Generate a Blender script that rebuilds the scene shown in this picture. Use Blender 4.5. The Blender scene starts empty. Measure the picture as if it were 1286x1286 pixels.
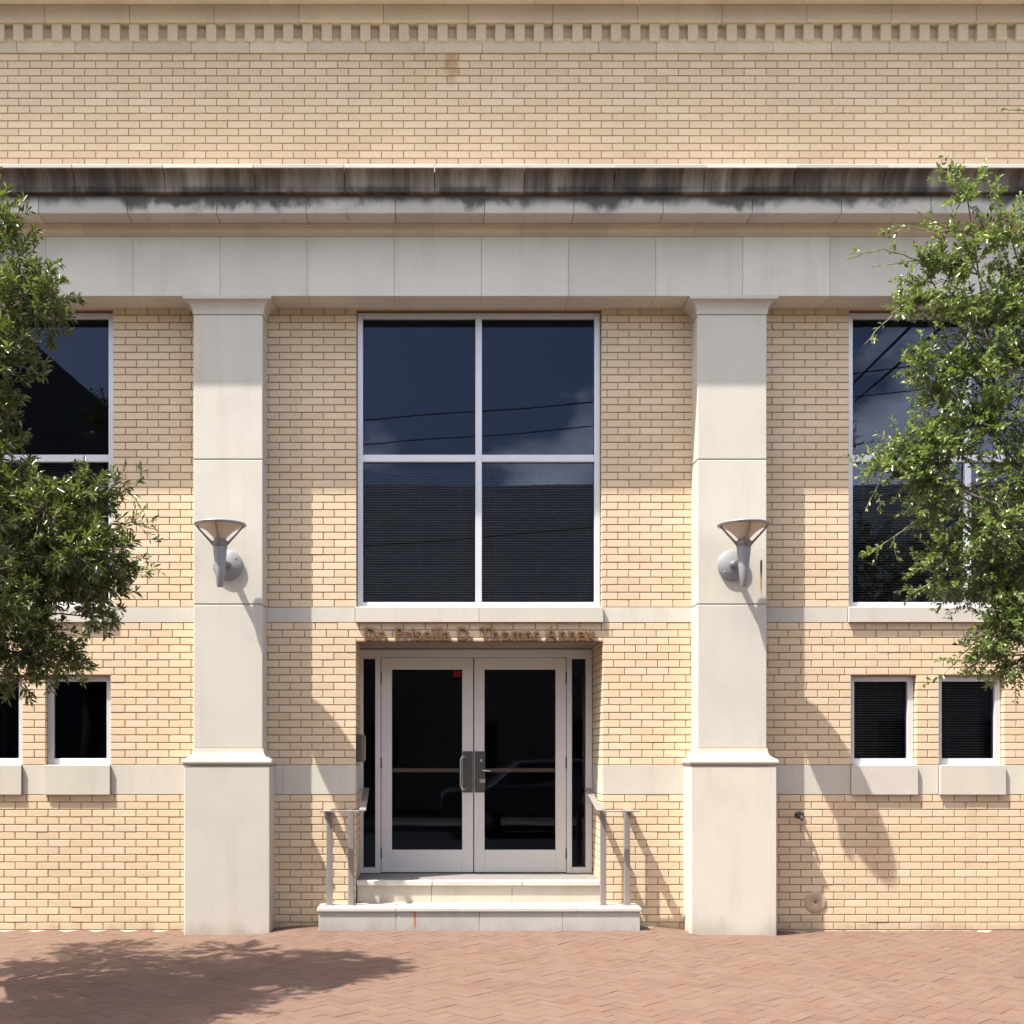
import bpy, math, random
import numpy as np
from mathutils import Vector, Matrix

random.seed(7)
rng = np.random.default_rng(11)
R = math.radians
C = bpy.context.scene.collection
sc = bpy.context.scene

# ------------------------------------------------------------------ camera
D = 10.5                                   # metres from the camera to the brick face
cam = bpy.data.objects.new('camera', bpy.data.cameras.new('camera'))
C.objects.link(cam)
cam.location = (0.0, -D, 1.65)
cam.rotation_euler = (R(90), 0, 0)
cam.data.sensor_width = 36
cam.data.lens = 36 * D / (1286 / 135)
cam.data.shift_x = 103 / 1286
cam.data.shift_y = 302 / 1286
cam.data.clip_start = 0.1
cam.data.clip_end = 2000
sc.camera = cam

# ------------------------------------------------------------------ light
SUN = Vector((-1.83, -1.0, 3.85)).normalized()      # towards the sun
EL = math.asin(SUN.z)
AZ = math.atan2(SUN.x, SUN.y)
w = bpy.data.worlds.new('World')
sc.world = w
w.use_nodes = True
nt = w.node_tree
nt.nodes.clear()
out = nt.nodes.new('ShaderNodeOutputWorld')
bg = nt.nodes.new('ShaderNodeBackground')
sky = nt.nodes.new('ShaderNodeTexSky')
sky.sky_type = 'NISHITA'
sky.sun_disc = False
sky.sun_elevation = EL
sky.sun_rotation = AZ
sky.air_density = 1.0
sky.dust_density = 4.0
sky.ozone_density = 1.0
bg.inputs[1].default_value = 0.118
# scattered clouds: a few cumulus banks over the street, thin ones elsewhere
tc = nt.nodes.new('ShaderNodeTexCoord')
mp = nt.nodes.new('ShaderNodeMapping')
mp.inputs['Scale'].default_value = (1.0, 1.0, 1.7)
nz = nt.nodes.new('ShaderNodeTexNoise')
nz.inputs['Scale'].default_value = 9.0
nz.inputs['Detail'].default_value = 5
nz.inputs['Roughness'].default_value = 0.58
nt.links.new(tc.outputs['Generated'], mp.inputs[0])
nt.links.new(mp.outputs[0], nz.inputs['Vector'])
total = nz.outputs['Fac']
for (u, e, r) in ((.105, .235, .085), (.15, .285, .05), (.47, .30, .12), (.36, .22, .10), (.8, .3, .3), (-.9, .35, .25), (-.35, .62, .10)):
    d = Vector((u, -1.0, e)).normalized()
    ds = nt.nodes.new('ShaderNodeVectorMath'); ds.operation = 'DISTANCE'
    ds.inputs[1].default_value = d
    nt.links.new(tc.outputs['Generated'], ds.inputs[0])
    mr = nt.nodes.new('ShaderNodeMapRange'); mr.interpolation_type = 'SMOOTHSTEP'
    mr.inputs[1].default_value = 0.0; mr.inputs[2].default_value = r
    mr.inputs[3].default_value = .42; mr.inputs[4].default_value = 0.0
    nt.links.new(ds.outputs['Value'], mr.inputs[0])
    ad = nt.nodes.new('ShaderNodeMath'); ad.operation = 'ADD'
    nt.links.new(total, ad.inputs[0]); nt.links.new(mr.outputs[0], ad.inputs[1])
    total = ad.outputs[0]
rp = nt.nodes.new('ShaderNodeValToRGB')
rp.color_ramp.elements[0].position = 0.60
rp.color_ramp.elements[1].position = 0.84
mx = nt.nodes.new('ShaderNodeMixRGB')
mx.inputs[2].default_value = (13.5, 13.6, 13.8, 1)
nt.links.new(total, rp.inputs[0])
nt.links.new(rp.outputs[0], mx.inputs[0])
nt.links.new(sky.outputs[0], mx.inputs[1])
nt.links.new(mx.outputs[0], bg.inputs[0])
nt.links.new(bg.outputs[0], out.inputs[0])

sl = bpy.data.lights.new('sun', 'SUN')
sl.energy = 3.8
sl.angle = R(0.53)
sl.color = (1.0, 0.955, 0.86)
so = bpy.data.objects.new('sun', sl)
C.objects.link(so)
so.location = SUN * 30
so.rotation_euler = SUN.to_track_quat('Z', 'Y').to_euler()

sc.view_settings.view_transform = 'Standard'
sc.view_settings.look = 'None'
sc.view_settings.gamma = 1.0
sc.view_settings.use_curve_mapping = False
sc.view_settings.exposure = 1.58


# ------------------------------------------------------------------ helpers
def X(px, dep=0.0):
    """metres along the facade of a column of the survey, at a distance dep before the brick face"""
    return (px - 540) / 135 * (D - dep) / D


def Z(py, dep=0.0):
    return 1.65 + (945 - py) / 135 * (D - dep) / D


def smooth(a, b, x):
    t = min(1, max(0, (x - a) / (b - a)))
    return t * t * (3 - 2 * t)


class MB:
    """collects faces and links them as ONE mesh object"""
    def __init__(self):
        self.v = []; self.f = []; self.m = []; self.c = []; self.s = []

    def face(self, pts, mi=0, col=(.5, .5, .5), smooth_=False):
        n = len(self.v)
        self.v += [tuple(p) for p in pts]
        self.f.append(tuple(range(n, n + len(pts))))
        self.m.append(mi); self.c.append(col); self.s.append(smooth_)

    def raw(self, vs, fs, mi=0, col=(.5, .5, .5), smooth_=False):
        n = len(self.v)
        self.v += [tuple(p) for p in vs]
        for f in fs:
            self.f.append(tuple(i + n for i in f))
            self.m.append(mi); self.c.append(col); self.s.append(smooth_)

    def box(self, a, b, mi=0, col=(.5, .5, .5), skip=''):
        x0, y0, z0 = a; x1, y1, z1 = b
        P = [(x0, y0, z0), (x1, y0, z0), (x1, y1, z0), (x0, y1, z0), (x0, y0, z1), (x1, y0, z1), (x1, y1, z1), (x0, y1, z1)]
        F = {'d': (0, 3, 2, 1), 'u': (4, 5, 6, 7), 'f': (0, 1, 5, 4), 'r': (1, 2, 6, 5), 'b': (2, 3, 7, 6), 'l': (3, 0, 4, 7)}
        self.raw(P, [q for k, q in F.items() if k not in skip], mi, col)

    def bevbox(self, a, b, e=.004, mi=0, col=(.5, .5, .5)):
        """box with chamfered edges"""
        x0, y0, z0 = a; x1, y1, z1 = b
        vs = []
        for sx in (0, 1):
            for sy in (0, 1):
                for sz in (0, 1):
                    x = x1 if sx else x0; y = y1 if sy else y0; z = z1 if sz else z0
                    ix = x - e if sx else x + e; iy = y - e if sy else y + e; iz = z - e if sz else z + e
                    vs += [(x, iy, iz), (ix, y, iz), (ix, iy, z)]
        def k(sx, sy, sz, ax): return (sx * 4 + sy * 2 + sz) * 3 + ax
        fs = []
        for s in (0, 1):
            q = [k(s, 0, 0, 0), k(s, 1, 0, 0), k(s, 1, 1, 0), k(s, 0, 1, 0)]; fs.append(q if s else q[::-1])
            q = [k(0, s, 0, 1), k(0, s, 1, 1), k(1, s, 1, 1), k(1, s, 0, 1)]; fs.append(q if s else q[::-1])
            q = [k(0, 0, s, 2), k(1, 0, s, 2), k(1, 1, s, 2), k(0, 1, s, 2)]; fs.append(q if s else q[::-1])
        for s in (0, 1):
            for t in (0, 1):
                fs.append([k(s, t, 0, 0), k(s, t, 1, 0), k(s, t, 1, 1), k(s, t, 0, 1)])
                fs.append([k(0, s, t, 1), k(1, s, t, 1), k(1, s, t, 2), k(0, s, t, 2)])
                fs.append([k(s, 0, t, 0), k(s, 1, t, 0), k(s, 1, t, 2), k(s, 0, t, 2)])
        for s in (0, 1):
            for t in (0, 1):
                for u in (0, 1):
                    fs.append([k(s, t, u, 0), k(s, t, u, 1), k(s, t, u, 2)])
        self.raw(vs, fs, mi, col)

    def sweep(self, prof, x0, x1, mi=0, col=(.5, .5, .5), caps=True):
        """extrude a (dep, z) outline along the facade"""
        n = len(prof)
        vs = [(x0, -d, z) for d, z in prof] + [(x1, -d, z) for d, z in prof]
        fs = [(i, (i + 1) % n, (i + 1) % n + n, i + n) for i in range(n)]
        if caps:
            fs += [tuple(range(n))[::-1], tuple(range(n, 2 * n))]
        self.raw(vs, fs, mi, col)

    def lathe(self, prof, at=(0, 0, 0), axis='z', n=32, mi=0, col=(.5, .5, .5), sm=True):
        vs = []; fs = []
        for r, h in prof:
            for i in range(n):
                t = 2 * math.pi * i / n
                p = (r * math.cos(t), r * math.sin(t), h)
                if axis == 'y': p = (p[0], -p[2], p[1])
                if axis == 'x': p = (p[2], p[0], p[1])
                vs.append((p[0] + at[0], p[1] + at[1], p[2] + at[2]))
        for j in range(len(prof) - 1):
            for i in range(n):
                k = (i + 1) % n
                fs.append((j * n + i, j * n + k, (j + 1) * n + k, (j + 1) * n + i))
        self.raw(vs, fs, mi, col, sm)

    def tube(self, pts, r, n=8, mi=0, col=(.5, .5, .5)):
        pts = [Vector(p) for p in pts]
        rs = r if isinstance(r, (list, tuple)) else [r] * len(pts)
        vs = []; fs = []
        for i, p in enumerate(pts):
            d = (pts[min(i + 1, len(pts) - 1)] - pts[max(i - 1, 0)]).normalized()
            a = d.orthogonal().normalized() if i == 0 else (a - d * a.dot(d)).normalized()
            b = d.cross(a)
            for k in range(n):
                t = 2 * math.pi * k / n
                vs.append(p + (a * math.cos(t) + b * math.sin(t)) * rs[i])
        for j in range(len(pts) - 1):
            for i in range(n):
                k = (i + 1) % n
                fs.append((j * n + i, j * n + k, (j + 1) * n + k, (j + 1) * n + i))
        fs.append(tuple(range(n))[::-1]); fs.append(tuple(range((len(pts) - 1) * n, len(pts) * n)))
        self.raw(vs, fs, mi, col, True)

    def bar(self, p, q, wd, th, up=(0, 0, 1), mi=0):
        """flat bar from p to q, wd wide and th thick"""
        p = Vector(p); q = Vector(q); d = (q - p).normalized()
        u = Vector(up); u = (u - d * u.dot(d)).normalized(); s = d.cross(u)
        P = [e + s * a * wd / 2 + u * b * th / 2 for e in (p, q) for a, b in ((-1, -1), (1, -1), (1, 1), (-1, 1))]
        self.raw(P, [(0, 1, 2, 3), (7, 6, 5, 4), (0, 4, 5, 1), (1, 5, 6, 2), (2, 6, 7, 3), (3, 7, 4, 0)], mi)

    def build(self, name, mats, parent=None, fixn=True, bevel=0):
        me = bpy.data.meshes.new(name)
        me.from_pydata(self.v, [], self.f)
        for m_ in (mats if isinstance(mats, (list, tuple)) else [mats]):
            me.materials.append(m_)
        me.polygons.foreach_set('material_index', self.m)
        me.polygons.foreach_set('use_smooth', self.s)
        ca = me.color_attributes.new('tint', 'FLOAT_COLOR', 'CORNER')
        buf = np.ones((len(me.loops), 4), np.float32)
        buf[:, :3] = np.repeat(np.array(self.c, np.float32), [len(f) for f in self.f], axis=0)
        ca.data.foreach_set('color', buf.ravel())
        if fixn:
            import bmesh
            bm = bmesh.new(); bm.from_mesh(me)
            bmesh.ops.recalc_face_normals(bm, faces=bm.faces)
            bm.to_mesh(me); bm.free()
        me.validate()
        o = bpy.data.objects.new(name, me)
        C.objects.link(o)
        if parent is not None: o.parent = parent
        if bevel:
            b = o.modifiers.new('bevel', 'BEVEL'); b.width = bevel; b.segments = 2; b.limit_method = 'ANGLE'
        return o


def tag(o, label=None, cat=None, group=None, kind=None):
    if label: o['label'] = label
    if cat: o['category'] = cat
    if group: o['group'] = group
    if kind: o['kind'] = kind
    return o


def thing(name, label, cat, loc=(0, 0, 0), group=None):
    o = bpy.data.objects.new(name, None)
    C.objects.link(o); o.location = loc; o.empty_display_size = .2
    return tag(o, label, cat, group)


def part_empty(name, parent):
    o = bpy.data.objects.new(name, None)
    C.objects.link(o); o.parent = parent; o.empty_display_size = .1
    return o


def copy_part(o, parent, loc):
    c = o.copy(); C.objects.link(c); c.parent = parent; c.location = loc
    return c


# ------------------------------------------------------------------ materials
class NT:
    def __init__(self, name):
        self.mat = bpy.data.materials.new(name)
        self.mat.use_nodes = True
        self.t = self.mat.node_tree
        self.b = self.t.nodes['Principled BSDF']
        self.o = self.t.nodes['Material Output']

    def n(self, kind, **kw):
        x = self.t.nodes.new('ShaderNode' + kind)
        for k, v in kw.items():
            if k in x.inputs: x.inputs[k].default_value = v
            else: setattr(x, k, v)
        return x

    def l(self, a, b): self.t.links.new(a, b)

    def val(self, s, i):
        if isinstance(s, (int, float)): i.default_value = s
        else: self.l(s, i)

    def math(self, op, a, b=0.0, clamp=False):
        x = self.t.nodes.new('ShaderNodeMath'); x.operation = op; x.use_clamp = clamp
        self.val(a, x.inputs[0]); self.val(b, x.inputs[1])
        return x.outputs[0]

    def mix(self, fac, a, b, mode='MIX'):
        x = self.t.nodes.new('ShaderNodeMixRGB'); x.blend_type = mode
        self.val(fac, x.inputs[0])
        for s, i in ((a, x.inputs[1]), (b, x.inputs[2])):
            if isinstance(s, (tuple, list)): i.default_value = (*s[:3], 1)
            else: self.l(s, i)
        return x.outputs[0]

    def noise(self, scale, detail=4, rough=.55, vec=None, stretch=None):
        if vec is None: vec = self.coord()
        if stretch:
            m = self.n('Mapping'); m.inputs['Scale'].default_value = stretch
            self.l(vec, m.inputs[0]); vec = m.outputs[0]
        x = self.n('TexNoise', Scale=scale, Detail=detail, Roughness=rough)
        self.l(vec, x.inputs['Vector'])
        return x.outputs['Fac']

    def coord(self):
        if not hasattr(self, '_c'): self._c = self.n('TexCoord').outputs['Object']
        return self._c

    def xyz(self):
        if not hasattr(self, '_s'):
            s = self.n('SeparateXYZ'); self.l(self.coord(), s.inputs[0]); self._s = s.outputs
        return self._s

    def ramp(self, fac, a, b):
        x = self.n('MapRange'); x.interpolation_type = 'SMOOTHSTEP'; x.clamp = True
        self.l(fac, x.inputs[0]); x.inputs[1].default_value = a; x.inputs[2].default_value = b
        return x.outputs[0]

    def tint(self):
        x = self.n('VertexColor'); x.layer_name = 'tint'
        return x.outputs[0]

    def bump(self, h, dist, strength=1.0):
        x = self.n('Bump', Strength=strength, Distance=dist)
        self.l(h, x.inputs['Height']); self.l(x.outputs[0], self.b.inputs['Normal'])

    def blot(self, x0, z0, rx, rz, wob=.35):
        """mask: 1 in the middle of an uneven stain about (x0, z0)"""
        s = self.xyz()
        dx = self.math('DIVIDE', self.math('SUBTRACT', s[0], x0), rx)
        dz = self.math('DIVIDE', self.math('SUBTRACT', s[2], z0), rz)
        d = self.math('SQRT', self.math('ADD', self.math('MULTIPLY', dx, dx), self.math('MULTIPLY', dz, dz)))
        nz_ = self.noise(14, 3)
        d = self.math('ADD', d, self.math('MULTIPLY', self.math('SUBTRACT', nz_, .5), wob * 2))
        return self.math('SUBTRACT', 1.0, self.ramp(d, .3, 1.05))


def m_plain(name, col, rough=.6, metal=0.0, var=.12, scale=6, bump=0.0):
    t = NT(name)
    n_ = t.noise(scale, 5)
    c = t.mix(n_, [k * (1 - var) for k in col], [min(1, k * (1 + var)) for k in col])
    t.l(c, t.b.inputs['Base Color'])
    t.b.inputs['Roughness'].default_value = rough
    t.b.inputs['Metallic'].default_value = metal
    if bump: t.bump(t.noise(scale * 20, 4), bump)
    return t.mat


def m_brick():
    t = NT('buff_brick')
    c = t.tint()
    fine = t.noise(60, 6, .65)
    c = t.mix(.35, c, t.mix(fine, (.25, .25, .25), (.75, .75, .75)), 'OVERLAY')
    big = t.noise(.8, 4)
    c = t.mix(t.math('MULTIPLY', t.ramp(big, .45, .7), .13), c, (.34, .25, .16))
    # dirt low on the wall and the rusty patch under the dentils
    c = t.mix(t.math('MULTIPLY', t.blot(.2, 8.05, .09, .24), .55), c, (.30, .15, .055))
    c = t.mix(t.math('MULTIPLY', t.blot(-.05, 8.06, .6, .3), .16), c, (.36, .22, .10))
    # splash dirt in uneven tongues along the foot of the wall, and streaks
    s_ = t.xyz()
    up = t.math('ADD', s_[2], t.math('MULTIPLY', t.math('SUBTRACT', t.noise(1.0, 6, .65, stretch=(3.0, 1, 1.2)), .5), .32))
    c = t.mix(t.math('MULTIPLY', t.math('SUBTRACT', 1.0, t.ramp(up, -.02, .12)), .38), c, (.20, .15, .10))
    c = t.mix(t.math('MULTIPLY', t.ramp(t.noise(1.0, 5, .6, stretch=(4.5, 1, .35)), .56, .76), .16), c, (.30, .22, .14))
    t.l(c, t.b.inputs['Base Color'])
    t.b.inputs['Roughness'].default_value = .75
    t.b.inputs['Specular IOR Level'].default_value = .3
    t.bump(fine, .0012)
    return t.mat


def m_stone(name, base, stain=None, rust=()):
    """cast stone; stain: 'sima' or 'corona' for the weathered ledge; rust: (x, z0, z1, width, slit)"""
    t = NT(name)
    c = t.mix(1.0, base, t.tint(), 'MULTIPLY')
    c = t.mix(1.0, c, (2, 2, 2), 'MULTIPLY')
    fine = t.noise(90, 5, .7)
    blot = t.noise(1.7, 6, .6)
    c = t.mix(t.math('MULTIPLY', t.ramp(blot,   .42, .72), .30), c, [k * .70 for k in base])
    c = t.mix(t.math('MULTIPLY', t.ramp(t.noise(1.1, 5, .6, stretch=(6, 1, .7)), .48, .75), .26), c, [base[0] * .74, base[1] * .68, base[2] * .6])
    c = t.mix(.18, c, t.mix(fine, (.2, .2, .2), (.8, .8, .8)), 'OVERLAY')
    pores = t.ramp(t.noise(38, 2, .5), .70, .76)
    c = t.mix(t.math('MULTIPLY', pores, .22), c, [k * .45 for k in base])
    s = t.xyz()
    up = t.math('ADD', s[2], t.math('MULTIPLY', t.math('SUBTRACT', t.noise(1.0, 6, .65, stretch=(3.0, 3.0, 1.0)), .5), .5))
    c = t.mix(t.math('MULTIPLY', t.math('SUBTRACT', 1.0, t.ramp(up, -.05, .16)), .40), c, (.20, .15, .11))
    if stain == 'sima':
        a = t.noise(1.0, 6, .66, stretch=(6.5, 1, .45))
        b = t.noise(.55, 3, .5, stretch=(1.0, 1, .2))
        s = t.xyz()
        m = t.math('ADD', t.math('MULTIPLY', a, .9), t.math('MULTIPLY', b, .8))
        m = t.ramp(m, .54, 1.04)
        c = t.mix(t.math('MULTIPLY', t.math('MULTIPLY', t.ramp(t.noise(.7, 5, .6, stretch=(2.5, 1, 1)), .3, .6), t.math('SUBTRACT', 1.0, t.ramp(s[2], 6.726, 6.736))), .75), c, (.20, .155, .125))  # colour kept paler on the ledge top to bounce light onto the wall above
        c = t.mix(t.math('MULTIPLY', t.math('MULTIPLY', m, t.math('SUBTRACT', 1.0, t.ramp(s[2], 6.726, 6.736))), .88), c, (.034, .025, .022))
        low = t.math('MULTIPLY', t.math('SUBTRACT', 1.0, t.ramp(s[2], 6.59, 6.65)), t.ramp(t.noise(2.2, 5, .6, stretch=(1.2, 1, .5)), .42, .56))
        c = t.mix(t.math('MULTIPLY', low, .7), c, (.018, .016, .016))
    if stain == 'corona':
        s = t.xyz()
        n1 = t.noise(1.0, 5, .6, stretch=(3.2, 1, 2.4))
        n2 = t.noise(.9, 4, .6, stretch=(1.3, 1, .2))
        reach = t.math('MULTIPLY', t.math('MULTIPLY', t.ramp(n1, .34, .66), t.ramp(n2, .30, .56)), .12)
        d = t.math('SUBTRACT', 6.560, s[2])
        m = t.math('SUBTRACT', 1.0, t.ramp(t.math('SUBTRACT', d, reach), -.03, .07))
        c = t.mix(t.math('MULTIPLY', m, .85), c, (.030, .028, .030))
        c = t.mix(t.math('MULTIPLY', t.ramp(t.noise(2.0, 5, .6, stretch=(2.0, 1, 1)), .55, .7), .25), c, (.16, .15, .15))
    for (x0, z0, z1, wd, slit) in rust:
        s = t.xyz()
        dx = t.math('ABSOLUTE', t.math('SUBTRACT', s[0], x0))
        m = t.math('SUBTRACT', 1.0, t.ramp(dx, wd * .4, wd))
        m = t.math('MULTIPLY', m, t.math('MULTIPLY', t.ramp(s[2], z0, z0 + (z1 - z0) * .35), t.math('SUBTRACT', 1.0, t.ramp(s[2], z1 - .01, z1))))
        c = t.mix(t.math('MULTIPLY', m, .85), c, (.38, .13, .035))
        if slit:
            m2 = t.math('MULTIPLY', m, t.ramp(s[2], z1 - (z1 - z0) * .55, z1 - (z1 - z0) * .25))
            c = t.mix(m2, c, (.03, .02, .015))
    t.l(c, t.b.inputs['Base Color'])
    t.b.inputs['Roughness'].default_value = .8
    t.b.inputs['Specular IOR Level'].default_value = .25
    t.bump(fine, .0010)
    return t.mat


def m_glass(name, trans, refl=1.75):
    t = NT(name)
    t.t.nodes.remove(t.b)
    tr = t.n('BsdfTransparent'); tr.inputs[0].default_value = (*trans, 1)
    gl = t.n('BsdfGlossy', Roughness=0.0); gl.inputs[0].default_value = (.60, .70, 1, 1)
    # panes are never quite flat
    ge = t.n('NewGeometry')
    nn = t.n('TexNoise', Scale=.8, Detail=1)
    t.l(t.coord(), nn.inputs['Vector'])
    a1 = t.n('VectorMath', operation='SUBTRACT'); t.l(nn.outputs['Color'], a1.inputs[0]); a1.inputs[1].default_value = (.5, .5, .5)
    a2 = t.n('VectorMath', operation='SCALE'); t.l(a1.outputs[0], a2.inputs[0]); a2.inputs['Scale'].default_value = .0045
    a3 = t.n('VectorMath', operation='ADD'); t.l(ge.outputs['Normal'], a3.inputs[0]); t.l(a2.outputs[0], a3.inputs[1])
    a4 = t.n('VectorMath', operation='NORMALIZE'); t.l(a3.outputs[0], a4.inputs[0])
    t.l(a4.outputs[0], gl.inputs['Normal'])
    fr = t.n('Fresnel', IOR=refl)
    mxs = t.n('MixShader')
    t.l(fr.outputs[0], mxs.inputs[0]); t.l(tr.outputs[0], mxs.inputs[1]); t.l(gl.outputs[0], mxs.inputs[2])
    t.l(mxs.outputs[0], t.o.inputs[0])
    return t.mat


def m_leaf(name):
    t = NT(name)
    c = t.tint()
    c = t.mix(t.math('MULTIPLY', t.noise(9, 3), .25), c, (.02, .04, .01))
    t.l(c, t.b.inputs['Base Color'])
    t.b.inputs['Roughness'].default_value = .27
    t.b.inputs['Specular IOR Level'].default_value = .75
    tr = t.n('BsdfTranslucent')
    t.l(t.mix(1.0, c, (1.2, 1.35, .6), 'MULTIPLY'), tr.inputs[0])
    ms = t.n('MixShader'); ms.inputs[0].default_value = .30
    t.l(t.b.outputs[0], ms.inputs[1]); t.l(tr.outputs[0], ms.inputs[2]); t.l(ms.outputs[0], t.o.inputs[0])
    return t.mat


def m_paver():
    t = NT('clay_paver')
    c = t.tint()
    fine = t.noise(45, 6, .7)
    c = t.mix(.4, c, t.mix(fine, (.25, .25, .25), (.75, .75, .75)), 'OVERLAY')
    c = t.mix(t.math('MULTIPLY', t.ramp(t.noise(1.3, 6, .65), .40, .66), .50), c, (.152, .101, .078))
    c = t.mix(t.math('MULTIPLY', t.ramp(t.noise(4.3, 6, .65), .48, .68), .32), c, (.118, .062, .046))
    c = t.mix(t.math('MULTIPLY', t.ramp(t.noise(2.7, 6, .7, stretch=(1, 1.6, 1)), .56, .72), .30), c, (.075, .056, .048))
    gum = t.ramp(t.noise(7.0, 1, .3), .76, .79)
    c = t.mix(t.math('MULTIPLY', gum, .5), c, (.05, .04, .038))
    t.l(c, t.b.inputs['Base Color'])
    t.b.inputs['Roughness'].default_value = .85
    t.b.inputs['Specular IOR Level'].default_value = .2
    t.bump(fine, .002)
    return t.mat


STONE = (.505, .470, .408)
M_brick = m_brick()
M_mortar = m_plain('tan_mortar', (.35, .25, .148), .9, var=.2, scale=20, bump=.001)
M_stone = m_stone('cast_stone', STONE)
M_shaft = m_stone('column_stone', (.515, .478, .420), rust=[(X(956, .235), Z(752, .235), Z(703, .235), .013, True)])
M_step = m_stone('step_stone', (.52, .49, .43))
M_floor = m_plain('grey_slab', (.17, .16, .15), .8, var=.12, scale=4, bump=.0008)
M_riser = m_stone('riser_stone', (.47, .42, .35))
M_lowriser = m_stone('low_riser_stone', (.40, .39, .37), rust=[(X(521, .31), .03, .225, .016, False)])
M_frieze = m_stone('frieze_stone', (.555, .518, .452))
M_sima = m_stone('stained_ledge_stone', (.50, .45, .39), 'sima')
M_corona = m_stone('streaked_ledge_stone', (.50, .47, .42), 'corona')
M_beige = m_stone('warm_stone', (.56, .465, .355))
M_joint = m_plain('stone_joint', (.22, .18, .14), .9)
M_alu = m_plain('clear_aluminium', (.60, .60, .63), .42, .25, var=.05)
M_door = m_plain('door_aluminium', (.60, .58, .555), .45, .15, var=.05)
M_steel = m_plain('painted_grey_steel', (.23, .205, .195), .5, .2, var=.1)
M_lamp = m_plain('grey_lamp_metal', (.27, .27, .29), .42, .2, var=.05)
M_plate = m_plain('dark_bronze_plate', (.10, .09, .085), .4, .6)
M_chrome = m_plain('brushed_handle', (.6, .58, .55), .28, .9)
M_bronze = m_plain('bronze_letters', (.15, .075, .034), .45, .25, var=.15, scale=12)
M_rustlintel = m_plain('rusty_lintel', (.20, .10, .05), .8, var=.3, scale=14)
M_dark = m_plain('dark_interior', (.12, .10, .085), .9)
M_blind = m_plain('pale_blind', (.55, .55, .52), .5, var=.04)
M_black = m_plain('black_fitting', (.02, .02, .02), .5)
M_cover = m_plain('tan_cover', (.42, .31, .22), .6, var=.1)
M_glass = m_glass('window_glass', (.64, .63, .61), 1.40)
M_doorglass = m_glass('door_glass', (.72, .69, .66), 1.31)
M_bark = m_plain('bark', (.11, .09, .07), .9, var=.35, scale=25, bump=.01)
M_twig = m_plain('green_twig', (.17, .17, .075), .7, var=.3, scale=30)
M_leaf = m_leaf('leaf')
M_paver = m_paver()
M_sand = m_plain('joint_sand', (.150, .098, .075), .95, var=.3, scale=30)
M_cement = m_plain('pale_cement', (.36, .32, .27), .9, var=.15, scale=20)
M_asphalt = m_plain('asphalt', (.055, .053, .05), .9, var=.25, scale=30, bump=.004)
M_concrete = m_plain('concrete', (.22, .21, .19), .85, var=.15, scale=5, bump=.002)
M_earth = m_plain('earth', (.13, .12, .07), .95, var=.3, scale=1)
t_ = NT('lamp_diffuser')
t_.b.inputs['Base Color'].default_value = (.70, .58, .47, 1)
t_.b.inputs['Roughness'].default_value = .35
t_.b.inputs['Transmission Weight'].default_value = .25
M_diff = t_.mat
t_ = NT('red_exit_light')
t_.b.inputs['Base Color'].default_value = (.12, .006, .006, 1)
t_.b.inputs['Emission Color'].default_value = (1, .03, .015, 1)
t_.b.inputs['Emission Strength'].default_value = .045
M_exit = t_.mat

XL, XR = -7.2, 8.6            # the facade runs on past both edges of the picture
MOD, CH = .2045, .0698        # brick module and course height
RE = .72                     # depth of the entrance recess
REV = .10                     # window reveal


def gz(x, y):
    """paving level: it rises a little to the entrance step"""
    a = smooth(-1.75, -1.15, x) * (1 - smooth(2.0, 2.5, x))
    return .042 * a * smooth(-1.3, -.35, y) + .012 * max(0, min(1, (y + 6) / 6)) - .012 - .012 * smooth(2.9, 3.4, x) * (1 - smooth(4, 6, x))


# ------------------------------------------------------------------ setting: ground, paving, street
g = MB()
g.face([(-700, -700, -.2), (700, -700, -.2), (700, 700, -.2), (-700, 700, -.2)])
tag(g.build('ground', M_earth), kind='structure')

g = MB()
xs = np.linspace(-14, 16, 121); ys = np.linspace(-4.28, .0, 29)
vs = [(x, y, gz(x, y) - .012) for x in xs for y in ys]
fs = [(i * 29 + j, (i + 1) * 29 + j, (i + 1) * 29 + j + 1, i * 29 + j + 1) for i in range(120) for j in range(28)]
g.raw(vs, fs)
# pale cement where the paving meets the wall
for i in range(200):
    x0 = -14 + i * .15
    g.face([(x0, -.16, gz(x0, -.16) - .0035), (x0 + .15, -.16, gz(x0 + .15, -.16) - .0035), (x0 + .15, 0, gz(x0 + .15, 0) - .0035), (x0, 0, gz(x0, 0) - .0035)], 1)


def clip(poly, f):
    res = []
    for i in range(len(poly)):
        p, q = poly[i], poly[(i + 1) % len(poly)]
        a, b = f(p), f(q)
        if a >= 0: res.append(p)
        if (a >= 0) != (b >= 0):
            t = a / (a - b); res.append((p[0] + (q[0] - p[0]) * t, p[1] + (q[1] - p[1]) * t))
    return res


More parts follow.
